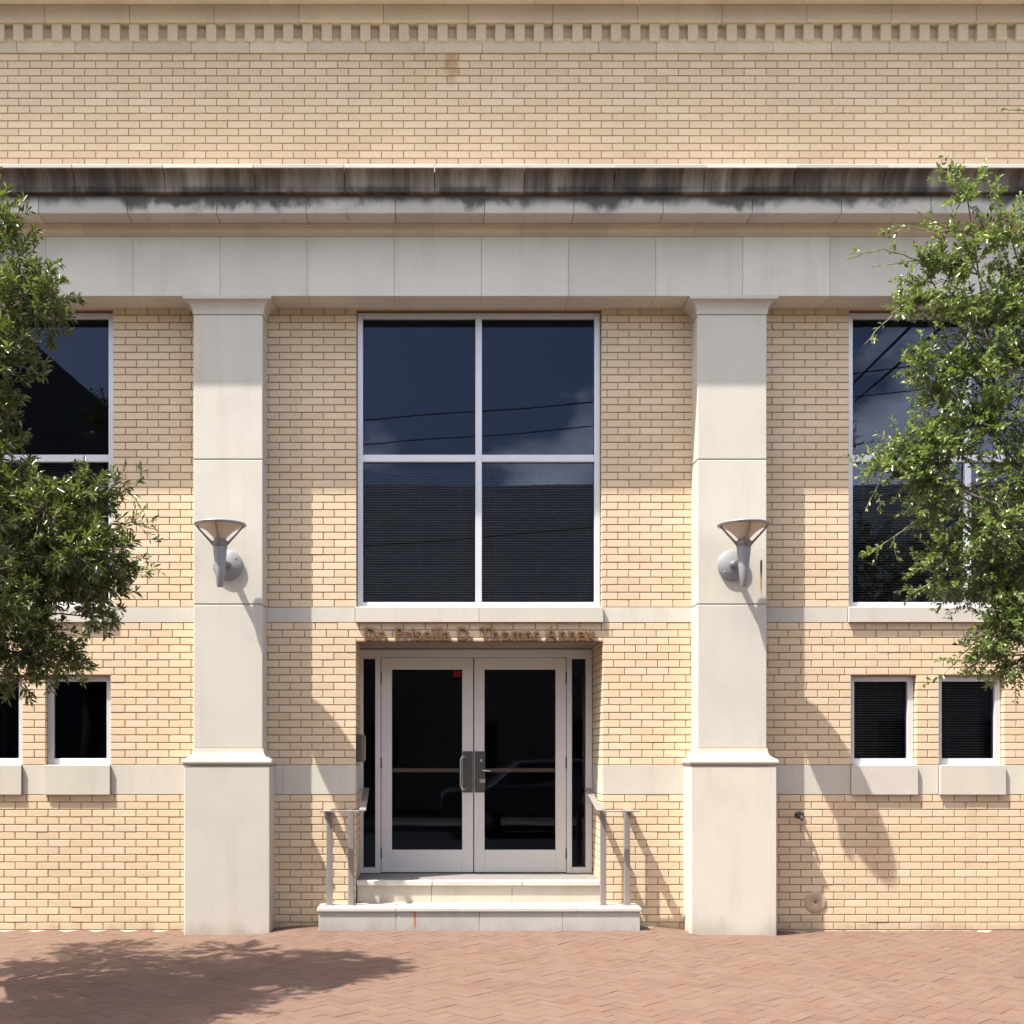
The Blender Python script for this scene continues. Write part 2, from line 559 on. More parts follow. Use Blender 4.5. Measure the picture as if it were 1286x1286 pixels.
PAL = [(.138, .086, .066), (.142, .089, .068), (.136, .089, .069), (.133, .081, .061), (.137, .085, .065), (.142, .093, .073), (.129, .078, .060), (.144, .087, .064)]
bw, bl, gap = .100, .200, .0024
c45 = math.cos(R(45)); s45 = math.sin(R(45))
for a in range(-170, 171):
    for b in range(-60, 61):
        bx, by = a + 2 * b, a - 2 * b
        for (ox, oy, ww, hh) in ((0, 0, 2, 1), (0, 1, 1, 2)):
            u0 = (bx + ox) * bw + gap / 2; v0 = (by + oy) * bw + gap / 2
            u1 = u0 + ww * bw - gap; v1 = v0 + hh * bw - gap
            cx = (u0 + u1) / 2 * c45 - (v0 + v1) / 2 * s45
            cy = (u0 + u1) / 2 * s45 + (v0 + v1) / 2 * c45
            cy -= 2.8; cx += .6
            if not (-10 < cx < 12 and -4.45 < cy < .15): continue
            P = []
            for (u, v) in ((u0, v0), (u1, v0), (u1, v1), (u0, v1)):
                P.append((u * c45 - v * s45 + .6, u * s45 + v * c45 - 2.8))
            full = ww * hh * bw * bw
            P = clip(P, lambda p: -.012 - p[1]); P = clip(P, lambda p: p[1] + 4.26) if P else P
            if len(P) < 3: continue
            ar = abs(sum(P[k][0] * P[(k + 1) % len(P)][1] - P[(k + 1) % len(P)][0] * P[k][1] for k in range(len(P)))) / 2
            if ar < .60 * full and cy > -.3 and random.random() < (.9 if cx < -2 else .2): continue
            col = random.choice(PAL); f = random.uniform(.97, 1.04)
            col = tuple(k * f for k in col)
            dz = random.gauss(0, .0006); tx = random.gauss(0, .003); ty = random.gauss(0, .003)
            top = [(p[0], p[1], gz(p[0], p[1]) + dz + (p[0] - cx) * tx + (p[1] - cy) * ty) for p in P]
            bot = [(p[0], p[1], z - .02) for p, (_, _, z) in zip(P, top)]
            g.face(top, 2, col)
            for k in range(len(P)):
                q = (k + 1) % len(P)
                g.face([bot[k], bot[q], top[q], top[k]], 2, col)
tag(g.build('pavement', [M_sand, M_cement, M_paver]), kind='structure')

g = MB()
g.bevbox((-60, -4.44, -.19), (60, -4.285, -.002), .01)
tag(g.build('kerb', M_concrete), kind='structure')
g = MB()
g.face([(-200, -13.8, -.14), (200, -13.8, -.14), (200, -4.445, -.14), (-200, -4.445, -.14)])
tag(g.build('road', M_asphalt), kind='structure')
g = MB()
g.bevbox((-60, -15.2, -.19), (60, -13.805, .0), .01)
tag(g.build('far_pavement', M_concrete), kind='structure')

# ------------------------------------------------------------------ the building
bld = thing('civic_building', 'cream brick building front with stone columns, stained stone ledge and recessed glass entrance', 'building')

z_top = 8.153
Z0s, Z1s = 2.859, 3.0            # upper stone course
Z0b, Z1b = 1.259, 1.533          # lower stone course
z_head = Z(805)                  # entrance head
DL, DR = X(447), X(757)          # entrance opening
zs_head = Z1b + 12 * CH          # small window heads
big = [(X(447.5), X(755.5)), (X(-165), X(142)), (X(1066), X(1373))]
big_top = 5.766
smalls = [(X(57), X(139)), (X(-54), X(28)), (X(1068.5), X(1151)), (X(1179), X(1261)), (X(1290), X(1372))]

openings = [(a, b, Z1s, big_top) for a, b in big] + [(a, b, Z1b, zs_head) for a, b in smalls] + [(DL, DR, -.1, z_head)]

BR = [(.60, .467, .320), (.612, .481, .334), (.588, .453, .304), (.60, .472, .324), (.578, .444, .306), (.62, .492, .346), (.588, .458, .320)]


def brick_col():
    c = random.choice(BR); f = random.gauss(1, .019)
    return tuple(max(.05, k * f) for k in c)


wall = MB()
JB, JH = .0095, .0085            # bed and head joints


def brick(u0, u1, v0, v1, back=.05):
    p = random.gauss(0, .0009)
    wall.bevbox((u0, -.0015 + p, v0), (u1, back, v1), .0022, 0, brick_col())


def lay(za, zb, n, spans_of):
    h = (zb - za) / n
    for k in range(n):
        v0 = za + k * h + JB / 2; v1 = za + (k + 1) * h - JB / 2
        for (a, b, ea, eb, va, vb) in spans_of(v0, v1):
            anchor = b if eb else a
            off = anchor + (k % 2) * MOD / 2
            i0 = math.floor((a - off) / MOD) - 1
            i1 = math.ceil((b - off) / MOD) + 1
            cuts = [a] + [off + i * MOD for i in range(i0, i1 + 1) if a + .035 < off + i * MOD < b - .035] + [b]
            for q in range(len(cuts) - 1):
                l, r = cuts[q], cuts[q + 1]
                e = (l == a and ea) or (r == b and eb)
                brick(l + (0 if (l == a and ea) else JH / 2), r - (0 if (r == b and eb) else JH / 2), va, vb, REV if e else .05)


def spans(v0, v1):
    cuts = []
    for (a, b, oz0, oz1) in openings:
        if oz0 < v1 and oz1 > v0:
            cuts.append((a, b, oz0, oz1))
    cuts.sort()
    res = []; x = XL; e = False
    for (a, b, oz0, oz1) in cuts:
        if oz1 < v1 - .012 and oz1 > v0:     # the head cuts through this course
            res.append((x, a, e, True, v0, v1)); res.append((a, b, False, False, oz1 + .002, v1))
        else:
            res.append((x, a, e, True, v0, v1))
        x = b; e = True
    res.append((x, XR, e, False, v0, v1))
    return [r_ for r_ in res if r_[1] - r_[0] > .01]


lay(-.0698 * 1, Z0b, 19, spans)
lay(Z1b, Z0s, 19, spans)
lay(Z1s, 5.79, 40, spans)
lay(6.90, z_top, 18, lambda v0, v1: [(XL, XR, False, False, v0, v1)])

# jambs of the entrance recess
for (xj, sgn) in ((DL, -1), (DR, 1)):
    for (za, zb, n) in ((Z0b - 12 * CH, Z0b, 12), (Z1b, Z1b + 17 * CH, 17)):
        h = (zb - za) / n
        for k in range(n):
            v0 = za + k * h + JB / 2; v1 = min(za + (k + 1) * h - JB / 2, z_head)
            y = REV + JH + (k % 2) * MOD / 2
            ys_ = [REV + JH / 2] + [REV + i * MOD + (k % 2) * MOD / 2 for i in range(1, 6) if REV + i * MOD + (k % 2) * MOD / 2 < RE - .03] + [RE]
            ys_ = [q for q in ys_ if q <= RE]
            for q in range(len(ys_) - 1):
                p = random.gauss(0, .0009)
                xa, xb = (xj - .05, xj + p) if sgn < 0 else (xj + p, xj + .05)
                wall.bevbox((xa, ys_[q] + JH / 2, v0), (xb, ys_[q + 1] - JH / 2, v1), .0022, 0, brick_col())
# mortar body with the openings left free
xcut = sorted(set([XL, XR] + [o for q in openings for o in q[:2]]))
zcut = sorted(set([-.2, 9.0] + [o for q in openings for o in q[2:]]))
MY = .0065
for i in range(len(xcut) - 1):
    for j in range(len(zcut) - 1):
        x0, x1, z0, z1 = xcut[i], xcut[i + 1], zcut[j], zcut[j + 1]
        cx, cz = (x0 + x1) / 2, (z0 + z1) / 2
        if any(a < cx < b and c < cz < d for a, b, c, d in openings): continue
        wall.face([(x0, MY, z0), (x1, MY, z0), (x1, MY, z1), (x0, MY, z1)], 1)
for (a, b, c, d) in openings:
    dep = RE if c < 0 else REV + .05
    e = .006
    wall.face([(a - e, MY, c), (a - e, dep, c), (a - e, dep, d), (a - e, MY, d)], 1)
    wall.face([(b + e, MY, c), (b + e, dep, c), (b + e, dep, d), (b + e, MY, d)], 1)
    wall.face([(a - e, MY, d + .001), (b + e, MY, d + .001), (b + e, dep, d + .001), (a - e, dep, d + .001)], 2)
wall.box((DL - .004, -.004, z_head - .010), (DR + .004, .09, z_head - .001), 2)
for (a, b) in smalls:
    wall.box((a, .001, zs_head - .004), (b, .09, zs_head + .0005), 2)
wall.build('brick_wall', [M_brick, M_mortar, M_rustlintel], bld)


def tone(s=.05):
    f = random.gauss(1, s) * .5
    return (f, f * random.gauss(1, .006), f * random.gauss(1, .012))


def gaps(x0, x1, cuts):
    """[x0, x1] without the cuts"""
    res = []; x = x0
    for a, b in sorted(cuts):
        if a > x: res.append((x, min(a, x1)))
        x = max(x, b)
    if x < x1: res.append((x, x1))
    return [r_ for r_ in res if r_[1] - r_[0] > .01]


def course(name, za, zb, dep, cuts, joint, jambs):
    for (a, b) in gaps(XL, XR, cuts):
        m = MB()
        x = a
        while x < b - .001:
            nx = min(b, x + joint)
            if b - nx < .15: nx = b
            m.bevbox((x + .0015, -dep, za + .002), (nx - .0015, .05, zb - .002), .002, 0, tone(.03))
            x = nx
        if jambs and abs(b - DL) < .01: m.bevbox((DL - .05, .0502, za + .002), (DL + .002, RE, zb - .002), .002, 0, tone(.03))
        if jambs and abs(a - DR) < .01: m.bevbox((DR - .002, .0502, za + .002), (DR + .05, RE, zb - .002), .002, 0, tone(.03))
        m.build(name, M_stone, bld)


course('string_course', Z0s, Z1s, .003, [(a - .012, b + .012) for a, b in big], 1.2, False)
course('band_course', Z0b, Z1b, .003, [(a - .004, b + .004) for a, b in smalls] + [(DL, DR)], 1.6, True)

# main ledge: sima, corona, bed mould and frieze, each a row of stones
core = MB()
led = MB()
prof_sima = [(-.02, 6.90), (.25, 6.85), (.672, 6.772), (.690, 6.760), (.690, 6.734)]
for k in range(9):
    t = k / 8
    prof_sima.append((.680 - .092 * math.sin(t * math.pi / 2) ** .8, 6.726 - .100 * (1 - math.cos(t * math.pi / 2)) - .014 * t))
prof_sima += [(.584, 6.604), (.584, 6.577), (-.02, 6.577)]
JM = .7885
x = X(90, .69) - 12 * JM
while x < XR:
    if x + JM > XL: led.sweep(prof_sima, max(x + .004, XL), min(x + JM - .004, XR), 0, tone(.10))
    x += JM
led.build('ledge_top', M_sima, bld)
cor = MB()
x = X(48, .53) - 10 * JM
prof_cor = [(.530, 6.557), (.530, 6.417), (.524, 6.411), (.30, 6.411), (.30, 6.557)]
while x < XR:
    if x + JM > XL: cor.sweep(prof_cor, max(x + .003, XL), min(x + JM - .003, XR), 0, tone(.06))
    x += JM
cor.build('ledge_corona', M_corona, bld)
bed = MB()
prof_bed = [(-.02, 6.410), (.345, 6.410), (.345, 6.398)] + [(.338 - .040 * (1 - math.cos(t * math.pi / 2)), 6.392 - .058 * math.sin(t * math.pi / 2)) for t in np.linspace(0, 1, 7)] + [(.297, 6.322), (-.02, 6.322)]
x = X(167, .285) - 10 * JM + .35
while x < XR:
    if x + JM > XL: bed.sweep(prof_bed, max(x + .001, XL), min(x + JM - .001, XR), 0, tone(.04))
    x += JM
bed.build('bed_mould', M_beige, bld)
fri = MB()
x = X(167, .285) - 10 * JM
while x < XR:
    if x + JM > XL: fri.bevbox((max(x + .0012, XL), -.285, 5.781), (min(x + JM - .0012, XR), .05, 6.321), .002, 0, tone(.055))
    x += JM
fri.build('frieze', M_frieze, bld)
core.box((XL + .01, -.279, 5.79), (XR - .01, 0, 6.409))
core.box((XL + .01, -.521, 6.420), (XR - .01, 0, 6.5765))
core.box((XL + .01, -.572, 6.585), (XR - .01, 0, 6.755))
core.build('ledge_core', M_joint, bld)

# top of the wall: plain band, dentils, fascia and the roof cornice
bnd = MB()
x = X(21, .025) - 12 * .54
while x < XR:
    if x + .54 > XL:
        bnd.bevbox((max(x + .0015, XL), -.027, 8.154), (min(x + .54 - .0015, XR), .05, 8.279), .003, 0, tone(.04))
    x += .54
bnd.box((XL, -.012, 8.280), (XR, .05, 8.40), 0, (.46, .45, .43))
x = X(55, .13) - 9 * .78
while x < XR:
    if x + .78 > XL:
        bnd.bevbox((max(x + .0015, XL), -.104, 8.391), (min(x + .78 - .0015, XR), .05, 8.539), .003, 0, tone(.04))
    x += .78
bnd.build('upper_band', M_beige, bld)
den = MB()
den.sweep([(.005, 8.39), (.066, 8.39), (.066, 8.254), (.056, 8.245), (.005, 8.242)], -.047, .047, 0, (.5, .5, .49))
dpitch = 24.33 / 135 * (D - .11) / D
d0 = den.build('dentil', M_beige, bld, bevel=.003)
x0 = X(20.5, .11)
k = math.ceil((-5.4 - x0) / dpitch)
first = True
while x0 + k * dpitch < 6.8:
    if first: d0.location = (x0 + k * dpitch, 0, 0); first = False
    else: copy_part(d0, bld, (x0 + k * dpitch, 0, 0))
    k += 1
rc = MB()
prof_rc = [(-.05, 8.541), (.44, 8.541), (.45, 8.55), (.45, 8.69), (.50, 8.77), (.50, 8.82), (-.05, 8.9)]
x = X(-10, .3) - 9 * .82
while x < XR:
    if x + .82 > XL: rc.sweep(prof_rc, max(x + .0015, XL), min(x + .82 - .0015, XR), 0, tone(.04))
    x += .82
rc.build('roof_cornice', M_beige, bld)
shell = MB()   # roof, back and sides close the building
shell.box((XL, 9.0, -.1), (XR, 9.3, 8.9)); shell.box((XL - .3, .02, -.1), (XL, 9.3, 8.9)); shell.box((XR, .02, -.1), (XR + .3, 9.3, 8.9))
shell.box((XL - .3, -.04, 8.905), (XR + .3, 9.3, 9.05))
shell.box((XL, REV + .2, .30), (DL - .3, 8.9, .44)); shell.box((DR + .3, REV + .2, .30), (XR, 8.9, .44)); shell.box((DL - .3, RE + .07, .30), (DR + .3, 8.9, .44))
shell.box((XL, .12, 2.74), (XR, 8.9, 2.95))
for xa in (-2.2, 3.2):
    shell.box((xa, .14, .44), (xa + .15, 8.9, 8.9))
shell.box((-2.05, 5.0, .44), (3.2, 5.15, 2.74))
shell.build('interior', M_dark, bld)

# columns
def shaft_block(m, xc, hw, dep, z0, z1):
    m.bevbox((xc - hw, -dep, z0), (xc + hw, .03, z1), .006, 0, tone(.02))


def ring(m, xc, rows):
    """mouldings that go round three sides: rows of (half width, depth, z)"""
    for q in range(len(rows) - 1):
        (w0, d0_, z0), (w1, d1, z1) = rows[q], rows[q + 1]
        A = [(xc - w0, .02, z0), (xc - w0, -d0_, z0), (xc + w0, -d0_, z0), (xc + w0, .02, z0)]
        B = [(xc - w1, .02, z1), (xc - w1, -d1, z1), (xc + w1, -d1, z1), (xc + w1, .02, z1)]
        for k in range(3):
            m.face([A[k], A[k + 1], B[k + 1], B[k]], 0, (.5, .495, .485))
    for (w0, d0_, z0) in (rows[0], rows[-1]):
        m.face([(xc - w0, .02, z0), (xc - w0, -d0_, z0), (xc + w0, -d0_, z0), (xc + w0, .02, z0)], 0, (.5, .495, .485))


for xc in (-1.836, 2.748):
    c = part_empty('column', bld)
    hw, dp = .315, .235
    m = MB()
    for (z0, z1) in ((1.688, 2.994), (3.001, 4.312), (4.319, 5.631)):
        shaft_block(m, xc, hw, dp, z0, z1)
    m.box((xc - hw + .006, -dp + .006, 1.69), (xc + hw - .006, .02, 5.63), 1)
    m.build('shaft', [M_shaft, M_joint], c)
    m = MB()
    rows = [(hw + .004, dp + .004, 5.634)]
    for k in range(9):
        t = k / 8
        rows.append((hw + .006 + .072 * (1 - math.cos(t * math.pi / 2)), dp + .006 + .058 * (1 - math.cos(t * math.pi / 2)), 5.642 + .105 * math.sin(t * math.pi / 2)))
    rows += [(hw + .085, dp + .070, 5.752), (hw + .085, dp + .070, 5.7795)]
    ring(m, xc, rows)
    m.build('capital', M_stone, c)
    m = MB()
    rows = [(hw + .074, dp + .058, 1.529), (hw + .080, dp + .064, 1.534)]
    for k in range(7):   # half-round
        t = -1 + k / 3
        r_ = math.sqrt(max(0, 1 - t * t))
        rows.append((hw + .066 + .022 * r_, dp + .050 + .022 * r_, 1.564 + .028 * t))
    rows += [(hw + .056, dp + .042, 1.600)]
    for k in range(6):
        t = k / 5
        rows.append((hw + .006 + .044 * (1 - math.sin(t * math.pi / 2)), dp + .006 + .032 * (1 - math.sin(t * math.pi / 2)), 1.604 + .078 * (1 - math.cos(t * math.pi / 2))))
    rows.append((hw + .003, dp + .003, 1.686))
    ring(m, xc, rows)
    m.build('base_moulding', M_shaft, c)
    m = MB()
    m.bevbox((xc - hw - .074, -dp - .060, -.12), (xc + hw + .074, .03, 1.525), .008, 0, tone(.02))
    m.build('plinth', M_shaft, c)


# windows
def pane(m, x0, x1, z0, z1, y): m.box((x0, y, z0), (x1, y + .008, z1))


def blind(parent, x0, x1, z0, z1, y, tilt=28):
    m = MB()
    n = int((z1 - z0) / .0245)
    for k in range(n):
        z = z0 + .02 + k * (z1 - z0 - .03) / n
        a = R(tilt + random.gauss(0, 1.5)); dy, dz = .0115 * math.cos(a), .0115 * math.sin(a)
        m.raw([(x0, y - dy, z - dz), (x1, y - dy, z - dz), (x1, y, z + .0015), (x0, y, z + .0015), (x1, y + dy, z + dz), (x0, y + dy, z + dz)], [(0, 1, 2, 3), (3, 2, 4, 5)])
    m.box((x0, y - .015, z0 + .002), (x1, y + .015, z0 + .014))
    for xx in np.linspace(x0 + .12, x1 - .12, 3):
        m.box((xx - .001, y - .013, z0), (xx + .001, y - .012, z1))
    return m.build('blind', M_blind, parent, fixn=False)


for (a, b) in big:
    wdo = part_empty('window', bld)
    f = MB()
    y0, y1 = .055, .125
    fw = .052
    za, zb = Z1s + .004, big_top - .004
    a_, b_ = a + .006, b - .006
    mid = (a + b) / 2
    zt = Z(575.5, -.06)
    for bx_ in (((a_, y0, za), (a_ + fw, y1, zb)), ((b_ - fw, y0, za), (b_, y1, zb)), ((a_ + fw, y0 + .001, za), (b_ - fw, y1, za + fw)), ((a_ + fw, y0 + .001, zb - fw), (b_ - fw, y1, zb)),
                ((mid - .03, y0 + .002, za + fw), (mid + .03, y1, zb - fw)), ((a_ + fw, y0 + .003, zt - .033), (mid - .03, y1, zt + .033)), ((mid + .03, y0 + .003, zt - .033), (b_ - fw, y1, zt + .033))):
        f.bevbox(*bx_, .003)
    f.build('frame', M_alu, wdo)
    for (p0, p1) in ((a_ + fw, mid - .03), (mid + .03, b_ - fw)):
        for (q0, q1) in ((za + fw, zt - .033), (zt + .033, zb - fw)):
            m = MB(); pane(m, p0 + .001, p1 - .001, q0 + .001, q1 - .001, .092); m.build('pane', M_glass, wdo)
        blind(wdo, p0 + .01, p1 - .01, za + .03, zt + .02, .17)
    s = MB()
    halves = ((a - .008, mid - .0015), (mid + .0015, b + .008))
    for (p, q) in halves:
        s.sweep([(.036, Z0s + .002), (.036, Z1s - .004), (.031, Z1s + .001), (-.085, Z1s + .003), (-.085, Z0s + .002)], p, q, 0, tone(.02))
    s.build('sill', M_stone, wdo)
for (i, (a, b)) in enumerate(smalls):
    wdo = part_empty('window', bld)
    f = MB()
    y0, y1 = .06, .125
    za, zb = Z1b + .006, zs_head - .006
    fw = .055
    for bx_ in (((a + .003, y0, za), (a + fw, y1, zb)), ((b - fw, y0, za), (b - .003, y1, zb)), ((a + fw, y0 + .001, za), (b - fw, y1, za + fw)), ((a + fw, y0 + .001, zb - fw * .9), (b - fw, y1, zb))):
        f.bevbox(*bx_, .003)
    f.build('frame', M_alu, wdo)
    m = MB(); pane(m, a + fw + .001, b - fw - .001, za + fw + .001, zb - fw * .9 - .001, .095); m.build('pane', M_doorglass if i < 2 else M_glass, wdo)
    if i > 1: blind(wdo, a + .05, b - .05, za + .04, zb - .04, .19)
    s = MB()
    s.sweep([(.034, Z0b + .001), (.034, Z1b - .004), (.029, Z1b + .001), (-.085, Z1b + .004), (-.085, Z0b + .001)], a + .001, b - .001, 0, tone(.02))
    s.build('sill', M_stone, wdo)

# entrance: frame with side lights, two doors
YD = RE - .02
fk = (D + YD) / D
def XD(px): return (px - 540) / 135 * fk
def ZD(py): return 1.65 + (945 - py) / 135 * fk
zf = ZD(1096)                      # floor level of the landing
ent = part_empty('entrance_frame', bld)
m = MB()
zt0, zt1 = ZD(826), ZD(816.5)
for (p, q) in ((452, 456.5), (471.5, 478.3), (711, 717.5), (735, 742.8)):
    m.bevbox((XD(p), YD - .05, zf + .002), (XD(q), YD + .06, zt0 - .001), .003)
m.bevbox((XD(452), YD - .052, zt0), (XD(742.8), YD + .06, zt1), .003)
for (p, q) in ((456.5, 471.5), (717.5, 735)):
    m.bevbox((XD(p), YD - .045, zf + .002), (XD(q), YD + .055, ZD(1089)), .003)
    m.bevbox((XD(p), YD - .045, ZD(827.5)), (XD(q), YD + .055, zt0 - .001), .003)
m.build('frame', M_door, ent)
m = MB(); m.bevbox((XD(452) - .02, YD - .065, zt1 + .001), (XD(742.8) + .02, YD + .07, z_head - .012), .003); m.build('head_panel', M_steel, ent)
for (p, q) in ((456.5, 471.5), (717.5, 735)):
    m = MB(); pane(m, XD(p) + .001, XD(q) - .001, ZD(1089) + .001, ZD(827.5) - .001, YD); m.build('side_pane', M_doorglass, ent)
m = MB(); m.bevbox((DL + .002, .092, z_head - .011), (DR - .002, YD - .07, z_head - .003), .002); m.build('soffit', M_steel, ent)

for (p, q, gl0, gl1, side) in ((479, 594.2, 492.3, 580.3, 1), (595.4, 710.4, 608.3, 697.3, -1)):
    d = part_empty('door', bld)
    m = MB()
    zb_, zt_ = ZD(1095), ZD(826.6)
    g0, g1 = ZD(1067), ZD(841)
    yo = YD - .035; yi = YD + .012
    m.bevbox((XD(p), yo, zb_), (XD(gl0), yi, zt_), .003)
    m.bevbox((XD(gl1), yo, zb_), (XD(q), yi, zt_), .003)
    m.bevbox((XD(gl0), yo + .001, zb_), (XD(gl1), yi, g0), .003)
    m.bevbox((XD(gl0), yo + .001, g1), (XD(gl1), yi, zt_), .003)
    m.build('frame', M_door, d)
    m = MB(); pane(m, XD(gl0) + .001, XD(gl1) - .001, g0 + .001, g1 - .001, YD - .012); m.build('pane', M_doorglass, d)
    m = MB(); m.bevbox((XD(gl0) - .02, YD + .03, ZD(970)), (XD(gl1) + .02, YD + .075, ZD(964.5)), .004); m.build('push_bar', M_chrome, d)
    for zz in (852, 958, 1071):
        m = MB(); xh = XD(p) if side > 0 else XD(q)
        m.lathe([(0, -.055), (.010, -.055), (.010, .055), (0, .055)], (xh - side * .004, yo - .006, ZD(zz)), n=10)
        m.build('hinge', M_plate, d)
    m = MB()
    if side > 0:
        m.bevbox((XD(581), yo - .008, ZD(995)), (XD(593.6), yo + .002, ZD(943.5)), .003); m.build('lock_plate', M_plate, d)
        m = MB()
        xa, xb = XD(578), XD(584.5)
        m.tube([(xb, yo - .004, ZD(950.5)), (xb - .01, yo - .05, ZD(950)), (xa + .015, yo - .065, ZD(950.5)), (xa, yo - .068, ZD(954)), (xa, yo - .068, ZD(986)), (xa + .015, yo - .065, ZD(990.5)), (xb - .01, yo - .05, ZD(991)), (xb, yo - .004, ZD(990.5))], .0085, 10)
        m.build('handle', M_chrome, d)
    else:
        m.bevbox((XD(596), yo - .008, ZD(995)), (XD(609), yo + .002, ZD(943.5)), .003); m.build('lock_plate', M_plate, d)
        m = MB()
        m.tube([(XD(605), yo - .006, ZD(967.5)), (XD(605), yo - .045, ZD(967.5)), (XD(608), yo - .052, ZD(967.5)), (XD(616), yo - .052, ZD(967.8))], .008, 10)
        m.build('handle', M_chrome, d)
        m = MB(); m.bevbox((XD(602), yo - .016, ZD(983)), (XD(609), yo - .007, ZD(978)), .002); m.build('latch_guard', M_chrome, d)
        m = MB(); m.lathe([(.0, .0), (.013, .0), (.013, .012), (0, .012)], (XD(604), yo - .007, ZD(955)), 'y', 14); m.build('lock_cylinder', M_chrome, d)

# the steps
stp = part_empty('entrance_steps', bld)
m = MB()
zl = zf
for (p, q) in ((DL + .004, .02), (.024, .86), (.864, DR - .004)):
    m.bevbox((p, .004, zl - .048), (q, .075, zl), .006, 0, tone(.02))
m.bevbox((DL + .004, .0755, zl - .040), (DR - .004, YD + .085, zl - .002), .004, 1, tone(.02))
for (p, q) in ((DL + .01, .012), (.015, .765), (.768, DR - .01)):
    m.bevbox((p, .030, .20), (q, .3, zl - .0485), .003, 2, tone(.03))
m.build('landing', [M_step, M_floor, M_riser], stp)
m = MB()
zs = .249
S0, S1 = X(398, .32), X(806, .32)
cut = [S0, X(497.5, .32), X(726, .32), S1]
for k in range(3):
    m.bevbox((cut[k] + .001, -.325, zs - .036), (cut[k + 1] - .001, .0295, zs), .006, 0, tone(.02))
cut = [S0 + .012, X(497.5, .31), X(602, .31), X(707, .31), S1 - .012]
for k in range(4):
    m.bevbox((cut[k] + .0015, -.310, -.1), (cut[k + 1] - .0015, -.003, zs - .0365), .003, 1, tone(.05))
m.build('lower_step', [M_step, M_lowriser], stp)

# ------------------------------------------------------------------ lettering over the door
TXT = "Dr. Priscilla D. Thomas Annex"
sgn = thing('wall_lettering', 'raised bronze lettering on the brick lintel above the glass entrance doors', 'sign', ((DL + DR) / 2, -.02, z_head + .01))


def text_mesh(s, extrude):
    cu = bpy.data.curves.new('letter', 'FONT')
    cu.body = s; cu.size = 1; cu.extrude = extrude; cu.offset = .012; cu.resolution_u = 5
    cu.space_character = 1.0
    o = bpy.data.objects.new('letter_source', cu); C.objects.link(o)
    bpy.context.view_layer.update()
    dg = bpy.context.evaluated_depsgraph_get()
    me = bpy.data.meshes.new_from_object(o.evaluated_get(dg))
    bpy.data.objects.remove(o); bpy.data.curves.remove(cu)
    return me


def x_range(me):
    n = len(me.vertices); a = np.zeros(n * 3, np.float32); me.vertices.foreach_get('co', a); a = a.reshape(-1, 3)
    return a[:, 0].min(), a[:, 0].max(), a


TX0, TX1 = X(457.5, .03), X(747.5, .03)
full = text_mesh(TXT, .1); fx0, fx1, _ = x_range(full); bpy.data.meshes.remove(full)
cap = text_mesh('D', .1); _, _, ca_ = x_range(cap); capz0, capz1 = ca_[:, 1].min(), ca_[:, 1].max(); bpy.data.meshes.remove(cap)
sx_ = (TX1 - TX0) / (fx1 - fx0)
cap_h = .122
sz_ = cap_h / (capz1 - capz0)
tz = Z(803.8, .02)
for i, ch in enumerate(TXT):
    if ch in ' ': continue
    pre = text_mesh(TXT[:i + 1], .1); _, right, _ = x_range(pre); bpy.data.meshes.remove(pre)
    if ch == '.':
        left_prefix = text_mesh(TXT[:i], .1); _, lr, _ = x_range(left_prefix); bpy.data.meshes.remove(left_prefix)
    me = text_mesh(ch, .1); l0, r0, co = x_range(me)
    new = np.empty_like(co)
    new[:, 0] = TX0 + ((co[:, 0] - (l0 + r0) / 2) * .95 + (l0 - r0) / 2 + right - fx0) * sx_ - sgn.location.x
    new[:, 1] = -.021 - co[:, 2] / .1 * .013 - sgn.location.y
    new[:, 2] = tz + co[:, 1] * sz_ - sgn.location.z
    me.vertices.foreach_set('co', new.ravel()); me.materials.clear(); me.materials.append(M_bronze); me.update()
    o = bpy.data.objects.new('letter', me); C.objects.link(o); o.parent = sgn
    me.name = 'letter'

